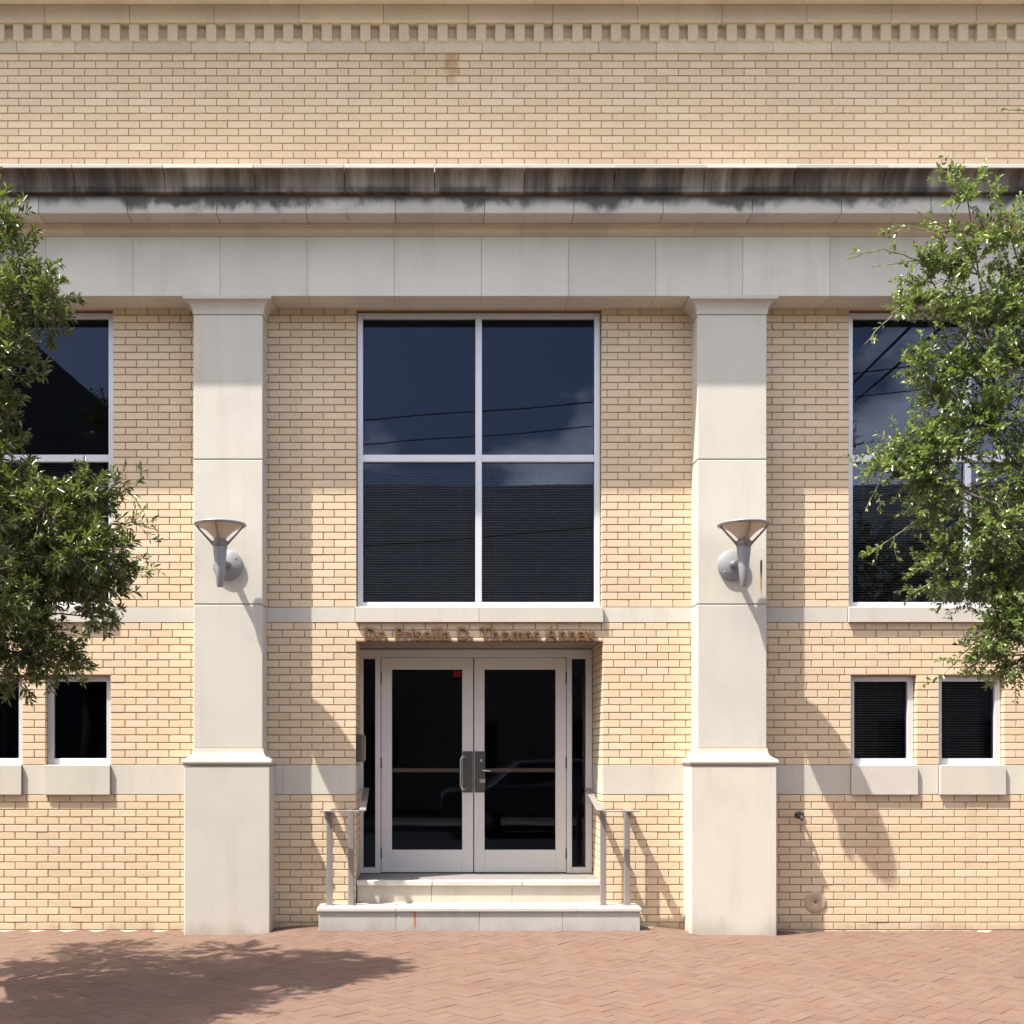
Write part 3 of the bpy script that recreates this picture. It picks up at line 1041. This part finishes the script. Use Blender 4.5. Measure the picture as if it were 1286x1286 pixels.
# ------------------------------------------------------------------ wall lamps
def wall_lamp(xc, label):
    zc = 3.352; yc = -.235; ya = -.615
    t = thing('wall_lamp', label, 'wall lamp', (xc, yc, 3.10), 'lamps on the stone columns')
    def P(x, y, z): return (x, y - yc, z - 3.10)
    m = MB(); m.lathe([(0, 0.0), (.134, .0), (.136, .006), (.136, .024), (.130, .030), (0, .034)], P(0, yc, zc), 'y', 40)
    for ang in (40, 220):
        m.lathe([(0, .03), (.007, .03), (.007, .037), (0, .038)], P(.10 * math.cos(R(ang)), yc, zc + .10 * math.sin(R(ang))), 'y', 10)
    m.build('back_plate', M_lamp, t)
    m = MB(); m.tube([P(0, yc - .03, zc), P(0, yc - .15, zc), P(0, ya + .02, zc - .004)], [.034, .022, .022], 14); m.build('arm', M_lamp, t)
    m = MB(); m.lathe([(0, 3.100), (.024, 3.100), (.029, 3.106), (.043, 3.26), (.056, 3.38), (.061, 3.444), (.061, 3.448), (.0, 3.448)], P(0, ya, 0), n=28); m.build('stem', M_lamp, t)
    m = MB(); m.lathe([(0, 3.449), (.057, 3.449), (.063, 3.452), (.067, 3.500), (.060, 3.506), (.050, 3.510), (.048, 3.535), (0, 3.535)], P(0, ya, 0), n=28); m.build('collar', M_steel, t)
    m = MB()
    m.lathe([(.046, 3.512), (.070, 3.545), (.115, 3.587), (.165, 3.620), (.205, 3.638), (.205, 3.642), (.16, 3.63), (.05, 3.53)], P(0, ya, 0), n=40)
    m.build('diffuser', M_diff, t)
    m = MB(); m.lathe([(.198, 3.630), (.222, 3.636), (.228, 3.643), (.226, 3.650), (.19, 3.658), (.10, 3.668), (0, 3.672)], P(0, ya, 0), n=48)
    m.lathe([(.198, 3.630), (.15, 3.64), (0, 3.64)], P(0, ya, 0), n=48); m.build('top_cover', M_lamp, t)
    for ang in (0, 90, 180, 270):
        c_, s_ = math.cos(R(ang)), math.sin(R(ang))
        m = MB()
        pts = [(.058, 3.470), (.085, 3.500), (.135, 3.553), (.180, 3.603), (.205, 3.633)]
        m.tube([P(r_ * c_, ya + r_ * s_, z) for r_, z in pts], [.013, .011, .009, .008, .007], 8)
        m.build('rib', M_steel, t)
    return t


wall_lamp(-1.838, 'grey torch-shaped wall lamp on the stone column beside the left tree')
wall_lamp(2.748, 'grey torch-shaped wall lamp on the stone column with a rust streak')


# ------------------------------------------------------------------ handrails
def handrail(sgn_, x_in, x_out, x_leg, posts, label):
    t = thing('handrail', label, 'handrail', ((x_in + x_out) / 2, -.145, .249), 'handrails beside the entrance steps')
    o = t.location
    def P(x, y, z): return (x - o.x, y - o.y, z - o.z)
    zr = 1.119; zi = 1.297
    m = MB()
    m.bar(P(x_leg, -.335, zr), P(x_leg, -.003, zr), .080, .012)
    m.bar(P(x_in, -.2985, zr + .0003), P(x_out, -.2985, zr + .0003), .070, .0115)
    m.bar(P(x_in - sgn_ * .03, -.29, zr + .004), P(x_in - sgn_ * .012, YD - .07, zi), .060, .012)
    m.build('rail', M_steel, t, bevel=.002)
    m = MB()
    m.bar(P(x_in - sgn_ * .012, YD - .09, zi - .012), P(x_in + sgn_ * .05, YD - .09, zi - .012), .04, .010)
    m.build('bracket', M_steel, t)
    m = MB()
    m.box(P(x_leg - .04, -.012, zr - .07), P(x_leg + .04, -.003, zr - .007))
    m.build('bracket', M_steel, t)
    for xp in posts:
        m = MB(); m.bevbox(P(xp - .026, -.171, .2495), P(xp + .026, -.119, zr - .0065 if abs(xp - x_leg) < .06 else zr + .012), .004)
        m.bevbox(P(xp - .045, -.195, .2492), P(xp + .045, -.095, .256), .002)
        m.build('post', M_steel, t)


handrail(1, 1.565, X(803, .30), 1.830, (1.588, 1.806), 'grey flat-bar handrail beside the steps, nearer the column with the rust streak')
handrail(-1, -.640, X(402, .30), -.945, (-.723, -.921), 'grey flat-bar handrail beside the steps, below the bronze entry box')

# ------------------------------------------------------------------ small fittings
t = thing('entry_box', 'small dark bronze entry box on the brick jamb beside the doors', 'entry box', (DL + .03, .1, 1.56))
m = MB(); m.bevbox((-.03, -.07, .0), (.045, .09, .262), .006); m.build('casing', M_plate, t)
m = MB(); m.bevbox((.0455, -.05, .02), (.052, .07, .242), .003); m.build('face_plate', m_plain('brass', (.5, .36, .15), .35, .8), t)

t = thing('hose_tap', 'small black metal hose tap on the brick wall beside the column plinth', 'tap', (X(1002), -.002, Z(1023)))
m = MB(); m.tube([(0.01, .0, 0), (0.01, -.05, 0), (.008, -.075, -.004)], .012, 10); m.tube([(.008, -.07, -.002), (.006, -.095, -.03), (.006, -.098, -.05)], [.013, .012, .013], 10); m.lathe([(0, 0), (.022, 0), (.022, .008), (0, .008)], (.03, -.008, 0.0), 'y', 16)
m.build('spout', M_black, t)
m = MB(); m.lathe([(.010, 0), (.032, .004), (.036, .010), (.032, .016), (.012, .016), (0, .013)], (-.022, -.065, .002), 'y', 18); m.tube([(-.022, -.078, .002), (.012, -.06, 0)], .006, 8); m.build('handle', M_black, t)
t = thing('cover_plate', 'round tan metal cover plate low on the brick wall', 'cover', (X(1024), -.002, Z(1133)))
m = MB(); m.lathe([(0, .006), (.012, .006), (.014, .010), (.095, .009), (.101, .005), (.102, -.001)], (0, 0, 0), 'y', 40); m.build('plate', M_cover, t)
m = MB(); m.lathe([(0, .013), (.007, .013), (.009, .009)], (0, 0, 0), 'y', 12); m.build('screw', M_black, t)
t = thing('exit_sign', 'small red lit sign hanging inside behind the entrance door glass', 'sign', (X(574, -4.6), 4.6, Z(851.5, -4.6)))
m = MB(); m.bevbox((-.045, -.02, .02), (.045, .02, .09), .004); m.build('lit_face', M_exit, t)
m = MB(); m.tube([(0, 0, .10), (0, 0, .2)], .012, 8); m.build('hanger', M_black, t)


# ------------------------------------------------------------------ trees
def leaf_mesh(name, P, Dr, Nn, L, W, col, mat, parent):
    """one folded leaf per row: base P, direction Dr, face normal Nn"""
    n = len(P)
    S = np.cross(Dr, Nn); S /= np.linalg.norm(S, axis=1, keepdims=True) + 1e-9
    N2 = np.cross(S, Dr)
    L = L[:, None]; W = W[:, None]
    base = P; tip = P + Dr * L - N2 * L * .12
    lf = P + Dr * L * .55 + S * W * .5 + N2 * W * .16
    rt = P + Dr * L * .55 - S * W * .5 + N2 * W * .16
    V = np.stack([base, rt, tip, lf], 1).reshape(-1, 3)
    idx = np.arange(n) * 4
    F = np.stack([idx, idx + 1, idx + 2, idx, idx + 2, idx + 3], 1).reshape(-1, 3)
    me = bpy.data.meshes.new(name)
    me.vertices.add(len(V)); me.vertices.foreach_set('co', V.astype(np.float32).ravel())
    me.loops.add(F.size); me.loops.foreach_set('vertex_index', F.astype(np.int32).ravel())
    me.polygons.add(len(F)); me.polygons.foreach_set('loop_start', np.arange(0, F.size, 3, dtype=np.int32))
    me.update(calc_edges=True)
    ca = me.color_attributes.new('tint', 'FLOAT_COLOR', 'POINT')
    cc = np.ones((len(V), 4), np.float32); cc[:, :3] = np.repeat(col, 4, axis=0)
    ca.data.foreach_set('color', cc.ravel())
    me.materials.append(mat); me.validate()
    o = bpy.data.objects.new(name, me); C.objects.link(o); o.parent = parent
    return o


FOC = 135 * D


def unit(v): return v / (np.linalg.norm(v, axis=-1, keepdims=True) + 1e-9)


def tree(name, label, base, dist, clumps, twigs, leafL, leafW, style, pal, group, dens=1.0):
    """clumps: (px, py, dist offset, radius, twigs); twigs: hand-placed shoots as survey points"""
    root = thing(name, label, 'tree', base, group)
    B = np.array(base)
    def W3(px, py, dd=0.0):
        L_ = dist + dd
        return np.array([(px - 540) / FOC * L_, L_ - D, 1.65 + (945 - py) / FOC * L_])
    br = MB(); tw = MB()
    P = []; Dd = []; Nn = []; LL = []; WW = []; CC = []
    top = B + np.array([0, 0, 2.3])
    trunk = [B + np.array([0, 0, -.15]), B + np.array([.02, .01, .5]), B + np.array([-.03, .02, 1.4]), top]
    br.tube([p - B for p in trunk], [.16, .12, .105, .10], 12)
    crown_c = np.mean([W3(c[0], c[1], c[2]) for c in clumps], axis=0)

    def shoot(o, d, ln, nl, bend=.25, start=.15, thick=.0035):
        d = unit(d); pts = [o]; cur = o.copy(); dd = d.copy()
        seg = 5
        bd = rng.normal(0, bend, 3)
        for k in range(seg):
            dd = unit(dd + bd / seg + np.array([0, 0, -.02]))
            cur = cur + dd * ln / seg; pts.append(cur.copy())
        tw.tube([p - B for p in pts], [thick * (1 - .12 * k) for k in range(seg + 1)], 4)
        pts = np.array(pts)
        for k in range(nl):
            if style == 'rosette':
                t = 1 - (1 - start) * (rng.random() ** 1.7)
            else:
                t = start + (1 - start) * (k + rng.random()) / nl
            f = t * seg; i = min(int(f), seg - 1); p = pts[i] + (pts[i + 1] - pts[i]) * (f - i)
            ax = unit(pts[i + 1] - pts[i])
            rd = rng.normal(0, 1, 3); rd = unit(rd - ax * rd.dot(ax))
            ld = unit(ax * rng.uniform(.35, 1.0) + rd * .8 + np.array([0, 0, rng.uniform(-.15, .25)]))
            nn = unit(np.array([0, 0, 1.0]) + rng.normal(0, .55, 3))
            nn = unit(nn - ld * nn.dot(ld))
            P.append(p); Dd.append(ld); Nn.append(nn)
            s_ = rng.uniform(.6, 1.15)
            LL.append(leafL * s_); WW.append(leafW * s_ * rng.uniform(.8, 1.2))
            c = np.array(pal[rng.integers(len(pal))]) * rng.uniform(.75, 1.3)
            CC.append(c)

    for (px, py, dd, r, n) in clumps:
        c = W3(px, py, dd)
        # limb from the trunk head to the clump
        mid = (top + c) / 2 + rng.normal(0, .12, 3) + np.array([0, 0, .15])
        inf = -80 < px < 1330
        br.tube([top - B, (top + mid) / 2 - B + rng.normal(0, .09, 3), mid - B + rng.normal(0, .05, 3), c - B], [.024, .016, .010, .004] if inf else [.05, .036, .022, .010], 7)
        for k in range(int(n * dens)):
            u = unit(rng.normal(0, 1, 3)); u[2] *= .8
            o = c + u * r * rng.uniform(0, .62)
            d = unit(u + unit(c - crown_c) * .35 + np.array([0, 0, .25]) + rng.normal(0, .25, 3))
            if style == 'rosette':
                shoot(o, d, rng.uniform(.12, .30) * (.6 + r), rng.integers(16, 26), .3, .25)
            else:
                shoot(o, d, rng.uniform(.15, .42) * (.5 + r), rng.integers(18, 30), .6, .05, .0028)
    for tr in twigs:
        pts = [W3(*q) for q in tr[0]]; nl = tr[1]
        bs = np.array(pts)
        # resample
        fine = []
        for i in range(len(bs) - 1):
            for k in range(6): fine.append(bs[i] + (bs[i + 1] - bs[i]) * k / 6 + rng.normal(0, .004, 3))
        fine.append(bs[-1])
        n_ = len(fine)
        tw.tube([p - B for p in fine], [.0075 - .0052 * k / (n_ - 1) for k in range(n_)], 5)
        for k in range(nl):
            f = rng.random() ** .8 * (n_ - 1); i = min(int(f), n_ - 2)
            p = fine[i] + (fine[i + 1] - fine[i]) * (f - i); ax = unit(fine[i + 1] - fine[i])
            rd = rng.normal(0, 1, 3); rd = unit(rd - ax * rd.dot(ax))
            if rng.random() < tr[2]:
                shoot(p, ax * .7 + rd * .8, rng.uniform(.06, .20), rng.integers(7, 15), .4, .1, .002)
            else:
                ld = unit(ax * .7 + rd * .8); nn = unit(np.array([0, 0, 1.0]) + rng.normal(0, .6, 3)); nn = unit(nn - ld * nn.dot(ld))
                P.append(p); Dd.append(ld); Nn.append(nn); s_ = rng.uniform(.6, 1.1)
                LL.append(leafL * s_); WW.append(leafW * s_); CC.append(np.array(pal[rng.integers(len(pal))]) * rng.uniform(.8, 1.3))
    trk = br.build('trunk', M_bark, root)
    cr = leaf_mesh('crown', np.array(P) - B, np.array(Dd), np.array(Nn), np.array(LL), np.array(WW), np.array(CC), M_leaf, root)
    tw.build('twigs', M_twig, cr, fixn=False)
    print(name, 'leaves', len(P))
    return root


PL = [(.115, .148, .040), (.140, .172, .048), (.080, .108, .032), (.175, .192, .055), (.112, .150, .050), (.20, .195, .062), (.115, .100, .044)]
cl = [(-10, 275, 0, .16, 26), (-40, 330, .3, .3, 50), (15, 320, .1, .16, 22), (10, 385, 0, .28, 70), (50, 375, -.1, .14, 28), (62, 405, .1, .09, 14), (-60, 430, 0, .35, 60), (0, 450, -.1, .22, 50), (-45, 520, 0, .28, 60),
      (-12, 520, .1, .12, 18), (-5, 480, .2, .10, 10), (-15, 565, 0, .16, 28),
      (10, 620, 0, .25, 60), (60, 640, -.1, .26, 80), (110, 625, .05, .14, 32), (100, 690, -.2, .22, 70), (30, 700, .1, .28, 80), (140, 700, 0, .12, 26), (130, 740, .1, .11, 22), (60, 740, 0, .16, 40),
      (10, 780, -.1, .26, 75), (55, 810, 0, .17, 44), (75, 835, 0, .10, 20), (120, 775, 0, .08, 12), (-20, 835, 0, .22, 45), (25, 855, 0, .10, 14), (-40, 640, .2, .35, 70), (-80, 760, 0, .3, 60),
      # the rest of the crown beyond the frame, which casts the shadow on the paving
      (-150, 330, 0, .5, 80), (-160, 520, .2, .55, 90), (-150, 700, -.2, .5, 80), (-270, 420, 0, .55, 80), (-280, 620, .3, .5, 80), (-60, 560, .9, .45, 70), (-120, 640, -1.0, .5, 80), (-200, 480, -1.0, .55, 80), (-230, 560, 1.0, .5, 70), (-380, 520, .1, .5, 70), (-170, 200, .1, .45, 60), (-60, 690, -.8, .35, 60),
      (-230, 520, -1.3, .5, 80), (-240, 650, -1.6, .5, 80), (-330, 480, -1.7, .55, 80), (-190, 400, -.9, .5, 80), (-340, 620, -1.0, .5, 70), (-300, 330, -1.2, .5, 70), (-250, 580, -1.1, .55, 150), (-200, 560, -.6, .45, 110), (-280, 460, -.6, .55, 120), (-230, 690, -1.2, .5, 110), (-320, 560, -1.6, .6, 120), (-200, 620, .6, .5, 100), (-260, 640, -1.3, .5, 150), (-215, 660, -1.5, .45, 120), (-300, 660, -1.7, .5, 120), (-185, 700, -1.3, .4, 90), (-300, 560, -1.3, .5, 160), (-240, 600, -1.2, .5, 160), (-350, 600, -1.3, .55, 150), (-210, 480, -.9, .45, 130), (-270, 700, -.9, .5, 130)]
tl = [([(130, 660, 0), (165, 655, 0), (200, 668, 0)], 16, .5), ([(130, 620, 0), (150, 605, 0), (168, 612, 0)], 12, .5), ([(120, 700, 0), (150, 700, 0), (172, 722, 0)], 14, .6), ([(30, 330, 0), (20, 290, 0), (25, 255, 0)], 10, .4)]
tree('oak_tree', 'tree with dense narrow dark leaves, standing beside the column with the unstained stone', (-4.1, -3.0, 0), 7.5, cl, tl, .068, .0180, 'rosette', PL, None, 1.25)

PR = [(.140, .195, .058), (.175, .23, .072), (.092, .138, .042), (.22, .255, .088), (.142, .20, .066), (.25, .27, .095)]
cr_ = [(1270, 300, 0, .2, 26), (1290, 360, .1, .25, 44), (1220, 330, 0, .16, 20), (1180, 330, 0, .10, 9), (1250, 400, 0, .22, 44), (1200, 395, 0, .13, 16), (1285, 460, 0, .28, 60), (1220, 470, 0, .20, 34), (1180, 500, .1, .15, 20), (1240, 530, 0, .25, 56),
       (1190, 555, 0, .18, 36), (1150, 560, 0, .12, 20), (1125, 585, 0, .08, 11), (1165, 345, 0, .10, 10), (1150, 385, 0, .09, 9), (1165, 460, 0, .12, 14), (1150, 590, 0, .12, 18), (1215, 250, 0, .10, 10), (1165, 640, 0, .08, 9), (1280, 590, 0, .28, 62), (1170, 600, 0, .13, 22), (1245, 660, -.1, .2, 38), (1290, 690, 0, .25, 52), (1185, 700, 0, .11, 16), (1240, 730, .1, .2, 38), (1200, 740, 0, .10, 13), (1285, 770, 0, .25, 52), (1250, 800, 0, .16, 28), (1275, 835, .1, .13, 18), (1230, 825, 0, .09, 9),
       (1400, 380, 0, .5, 80), (1420, 560, .2, .55, 80), (1400, 720, -.1, .45, 70), (1520, 480, 0, .55, 80), (1500, 640, .3, .5, 70), (1460, 500, -1.0, .55, 70), (1480, 580, 1.0, .5, 60), (1620, 540, 0, .5, 60), (1430, 260, .1, .4, 40)]
tr_ = [([(1230, 330, 0), (1160, 330, 0), (1110, 312, 0), (1062, 326, 0)], 16, .3), ([(1230, 345, 0), (1170, 325, 0), (1095, 335, 0)], 16, .45), ([(1240, 300, 0), (1190, 285, 0), (1145, 262, 0)], 6, .2), ([(1180, 310, 0), (1205, 255, 0), (1190, 215, 0)], 18, .6), ([(1240, 280, 0), (1250, 245, 0), (1235, 218, 0)], 14, .5),
       ([(1230, 290, 0), (1180, 290, 0), (1122, 282, 0)], 20, .5), ([(1240, 385, 0), (1180, 370, 0), (1130, 385, 0), (1085, 433, 0)], 26, .4), ([(1230, 380, 0), (1180, 385, 0), (1130, 375, 0)], 22, .6), ([(1250, 430, 0), (1210, 425, 0), (1185, 422, 0)], 14, .5), ([(1250, 440, 0), (1210, 440, 0), (1160, 465, 0)], 22, .6),
       ([(1200, 530, 0), (1140, 570, 0), (1075, 600, 0)], 26, .6), ([(1180, 560, 0), (1110, 590, 0), (1087, 642, 0)], 14, .3), ([(1200, 590, 0), (1150, 600, 0), (1118, 628, 0)], 12, .4), ([(1240, 610, 0), (1170, 640, 0), (1100, 690, 0)], 20, .55), ([(1240, 620, 0), (1210, 610, 0), (1185, 640, 0)], 12, .5),
       ([(1250, 680, 0), (1200, 710, 0), (1142, 748, 0)], 24, .5), ([(1250, 700, 0), (1210, 700, 0), (1158, 700, 0)], 16, .5), ([(1260, 660, 0), (1220, 650, 0), (1187, 672, 0)], 8, .3), ([(1260, 790, 0), (1220, 810, 0), (1183, 850, 0)], 9, .35), ([(1290, 790, 0), (1270, 830, 0), (1262, 850, 0)], 12, .5), ([(1300, 170, 0), (1286, 140, 0), (1258, 136, 0)], 4, .4)]
tree('oak_tree', 'tree with small glossy light green leaves on long thin twigs, beside the small barred blinds', (4.75, -3.0, 0), 7.5, cr_, tr_, .043, .0200, 'long', PR, None, 1.6)


# ------------------------------------------------------------------ across the street (seen mirrored in the glass)
def house(name, label, x0, x1, y0, y1, h, ridge, along, wallm, roofm, wins):
    t = thing(name, label, 'building', ((x0 + x1) / 2, y1, 0))
    cx = (x0 + x1) / 2
    def P(x, y, z): return (x - cx, y - y1, z)
    m = MB(); m.box(P(x0, y0, -.1), P(x1, y1, h)); m.build('wall', wallm, t)
    m = MB(); e = .4
    ym = (y0 + y1) / 2
    if along == 'x':
        A = [P(x0 - e, y0 - e, h + .01), P(x1 + e, y0 - e, h + .01), P(x1 + e, y1 + e, h + .01), P(x0 - e, y1 + e, h + .01), P(x0 + 4, ym, ridge), P(x1 - 4, ym, ridge)]
        fs_ = [(0, 1, 5, 4), (2, 3, 4, 5), (1, 2, 5), (3, 0, 4), (3, 2, 1, 0)]
    else:
        A = [P(x0 - e, y0 - e, h + .01), P(x1 + e, y0 - e, h + .01), P(x1 + e, y1 + e, h + .01), P(x0 - e, y1 + e, h + .01), P(cx, y0 - e, ridge), P(cx, y1 + e, ridge)]
        fs_ = [(0, 4, 5, 3), (1, 2, 5, 4), (2, 3, 5), (0, 1, 4), (3, 2, 1, 0)]
    m.raw(A, fs_); m.build('roof', roofm, t)
    n = int((x1 - x0) / 3)
    for k in range(n):
        xx = x0 + (k + .5) * (x1 - x0) / n
        for zz in wins:
            m = MB(); m.box(P(xx - .6, y1 + .005, zz), P(xx + .6, y1 + .05, zz + 1.7)); f = m.build('window', M_farwall, t)
            m = MB(); m.box(P(xx - .5, y1 + .051, zz + .1), P(xx + .5, y1 + .06, zz + 1.6)); m.build('pane', M_black, f)
    return t


M_farwall = m_plain('dark_brick', (.34, .27, .22), .9, var=.25, scale=8)
M_farwall2 = m_plain('grey_render', (.12, .115, .11), .9, var=.15, scale=3)
M_farroof = m_plain('dark_shingle', (.20, .19, .18), .9, var=.3, scale=10)
house('street_building', 'low brown brick building with hipped shingle roof across the street, mirrored in the entrance window', -12, 30, -34, -22, 5.4, 10.8, 'x', M_farwall, M_farroof, (1.0,))
house('street_building', 'tall gabled grey building across the street, mirrored in the window behind the left tree', -19.5, -4.85, -21.4, -15.3, 7.0, 13.7, 'y', M_farwall2, M_farroof, (1.0, 4.3))


def pole(x, y, h, label):
    t = thing('utility_pole', label, 'pole', (x, y, 0), 'utility poles across the street')
    m = MB(); m.tube([(0, 0, -.15), (0, 0, h)], [.15, .11], 12); m.build('shaft', M_bark, t)
    m = MB(); m.bar((-1.0, 0, h - .5), (1.0, 0, h - .5), .1, .1); m.build('cross_arm', M_bark, t)


pole(-26, -14.3, 9.5, 'wooden utility pole across the street towards the gabled building')
pole(24, -14.3, 12.9, 'wooden utility pole across the street towards the taller end of the cables')


def cable(a, b, sag, r_, label):
    a = Vector(a); b = Vector(b); m = MB()
    pts = [(a + (b - a) * t) - Vector((0, 0, sag * 4 * t * (1 - t))) - a for t in np.linspace(0, 1, 25)]
    m.tube(pts, r_, 5)
    o = m.build('power_cable', M_black); o.location = a
    tag(o, label, 'cable', 'cables over the street')


cable((-26, -14.3, 8.7), (24, -14.3, 12.2), 1.4, .013, 'top one of the thin cables mirrored across the big entrance window')
cable((-26, -14.3, 8.1), (24, -14.3, 11.7), 1.4, .012, 'middle one of the thin cables mirrored across the big entrance window')
cable((-26, -14.3, 5.9), (24, -14.3, 9.4), 1.4, .013, 'lowest of the thin cables mirrored across the big entrance window')
cable((12.3, -23, 12.3), (6.1, -.04, 7.25), .0, .03, 'slanting thick cable mirrored behind the right tree, the upper of two')
cable((12.7, -23, 12.1), (6.4, -.04, 7.05), .0, .03, 'slanting thick cable mirrored behind the right tree, the lower of two')


# ------------------------------------------------------------------ a car parked at the far kerb (mirrored low in the door glass)
def parked_car(x, y, label):
    t = thing('parked_car', label, 'car', (x, y, -.14))
    paint = m_plain('grey_paint', (.20, .195, .19), .3, .5, var=.02)
    def side(o):      # outline of one flank, x along the car, z up, leaning in above the belt line
        base = [(-2.35, .42), (-2.38, .75), (-2.30, .98), (-1.35, 1.08), (-.75, 1.60), (1.55, 1.66), (2.12, 1.12), (2.30, 1.02), (2.33, .45)]
        return [(a, (.92 if z < 1.1 else .92 - (z - 1.08) * .38) * o, z) for a, z in base]
    m = MB()
    A, B_ = side(-1), side(1)
    n = len(A)
    m.raw(A + B_, [(i, (i + 1) % n, (i + 1) % n + n, i + n) for i in range(n)] + [tuple(range(n))[::-1], tuple(range(n, 2 * n))])
    m.build('body', paint, t, bevel=.05)
    for o in (-1, 1):
        m = MB()
        yy = lambda z: (.925 - (z - 1.08) * .38) * o
        for q in ([(-1.20, 1.12), (-.70, 1.54), (.15, 1.57), (.15, 1.12)], [(.22, 1.12), (.22, 1.57), (1.48, 1.60), (1.90, 1.15)]):
            m.face([(a, yy(z), z) for a, z in q])
        m.build('side_window', M_black, t)
        for xx in (-1.45, 1.45):
            m = MB(); m.lathe([(.20, -.11), (.32, -.11), (.345, -.08), (.345, .08), (.32, .11), (.20, .11)], (xx, o * .84, .345), 'y', 28); w_ = m.build('wheel', M_black, t)
            m = MB(); m.lathe([(0, -.09), (.20, -.10), (.205, .0), (.205, .10), (0, .09)], (xx, o * .84, .345), 'y', 20); m.build('rim', M_chrome, w_)
        m = MB(); m.bevbox((-2.36, o * .55 - .17, .74), (-2.25, o * .55 + .17, .90), .02); m.build('headlight', M_blind, t)
        m = MB(); m.bevbox((2.22, o * .70 - .12, .78), (2.34, o * .70 + .12, 1.00), .02); m.build('tail_light', M_exit_glass, t)


M_exit_glass = m_plain('red_lens', (.25, .01, .01), .3)
parked_car(2.6, -12.7, 'grey car parked across the street, mirrored low in the right entrance door')
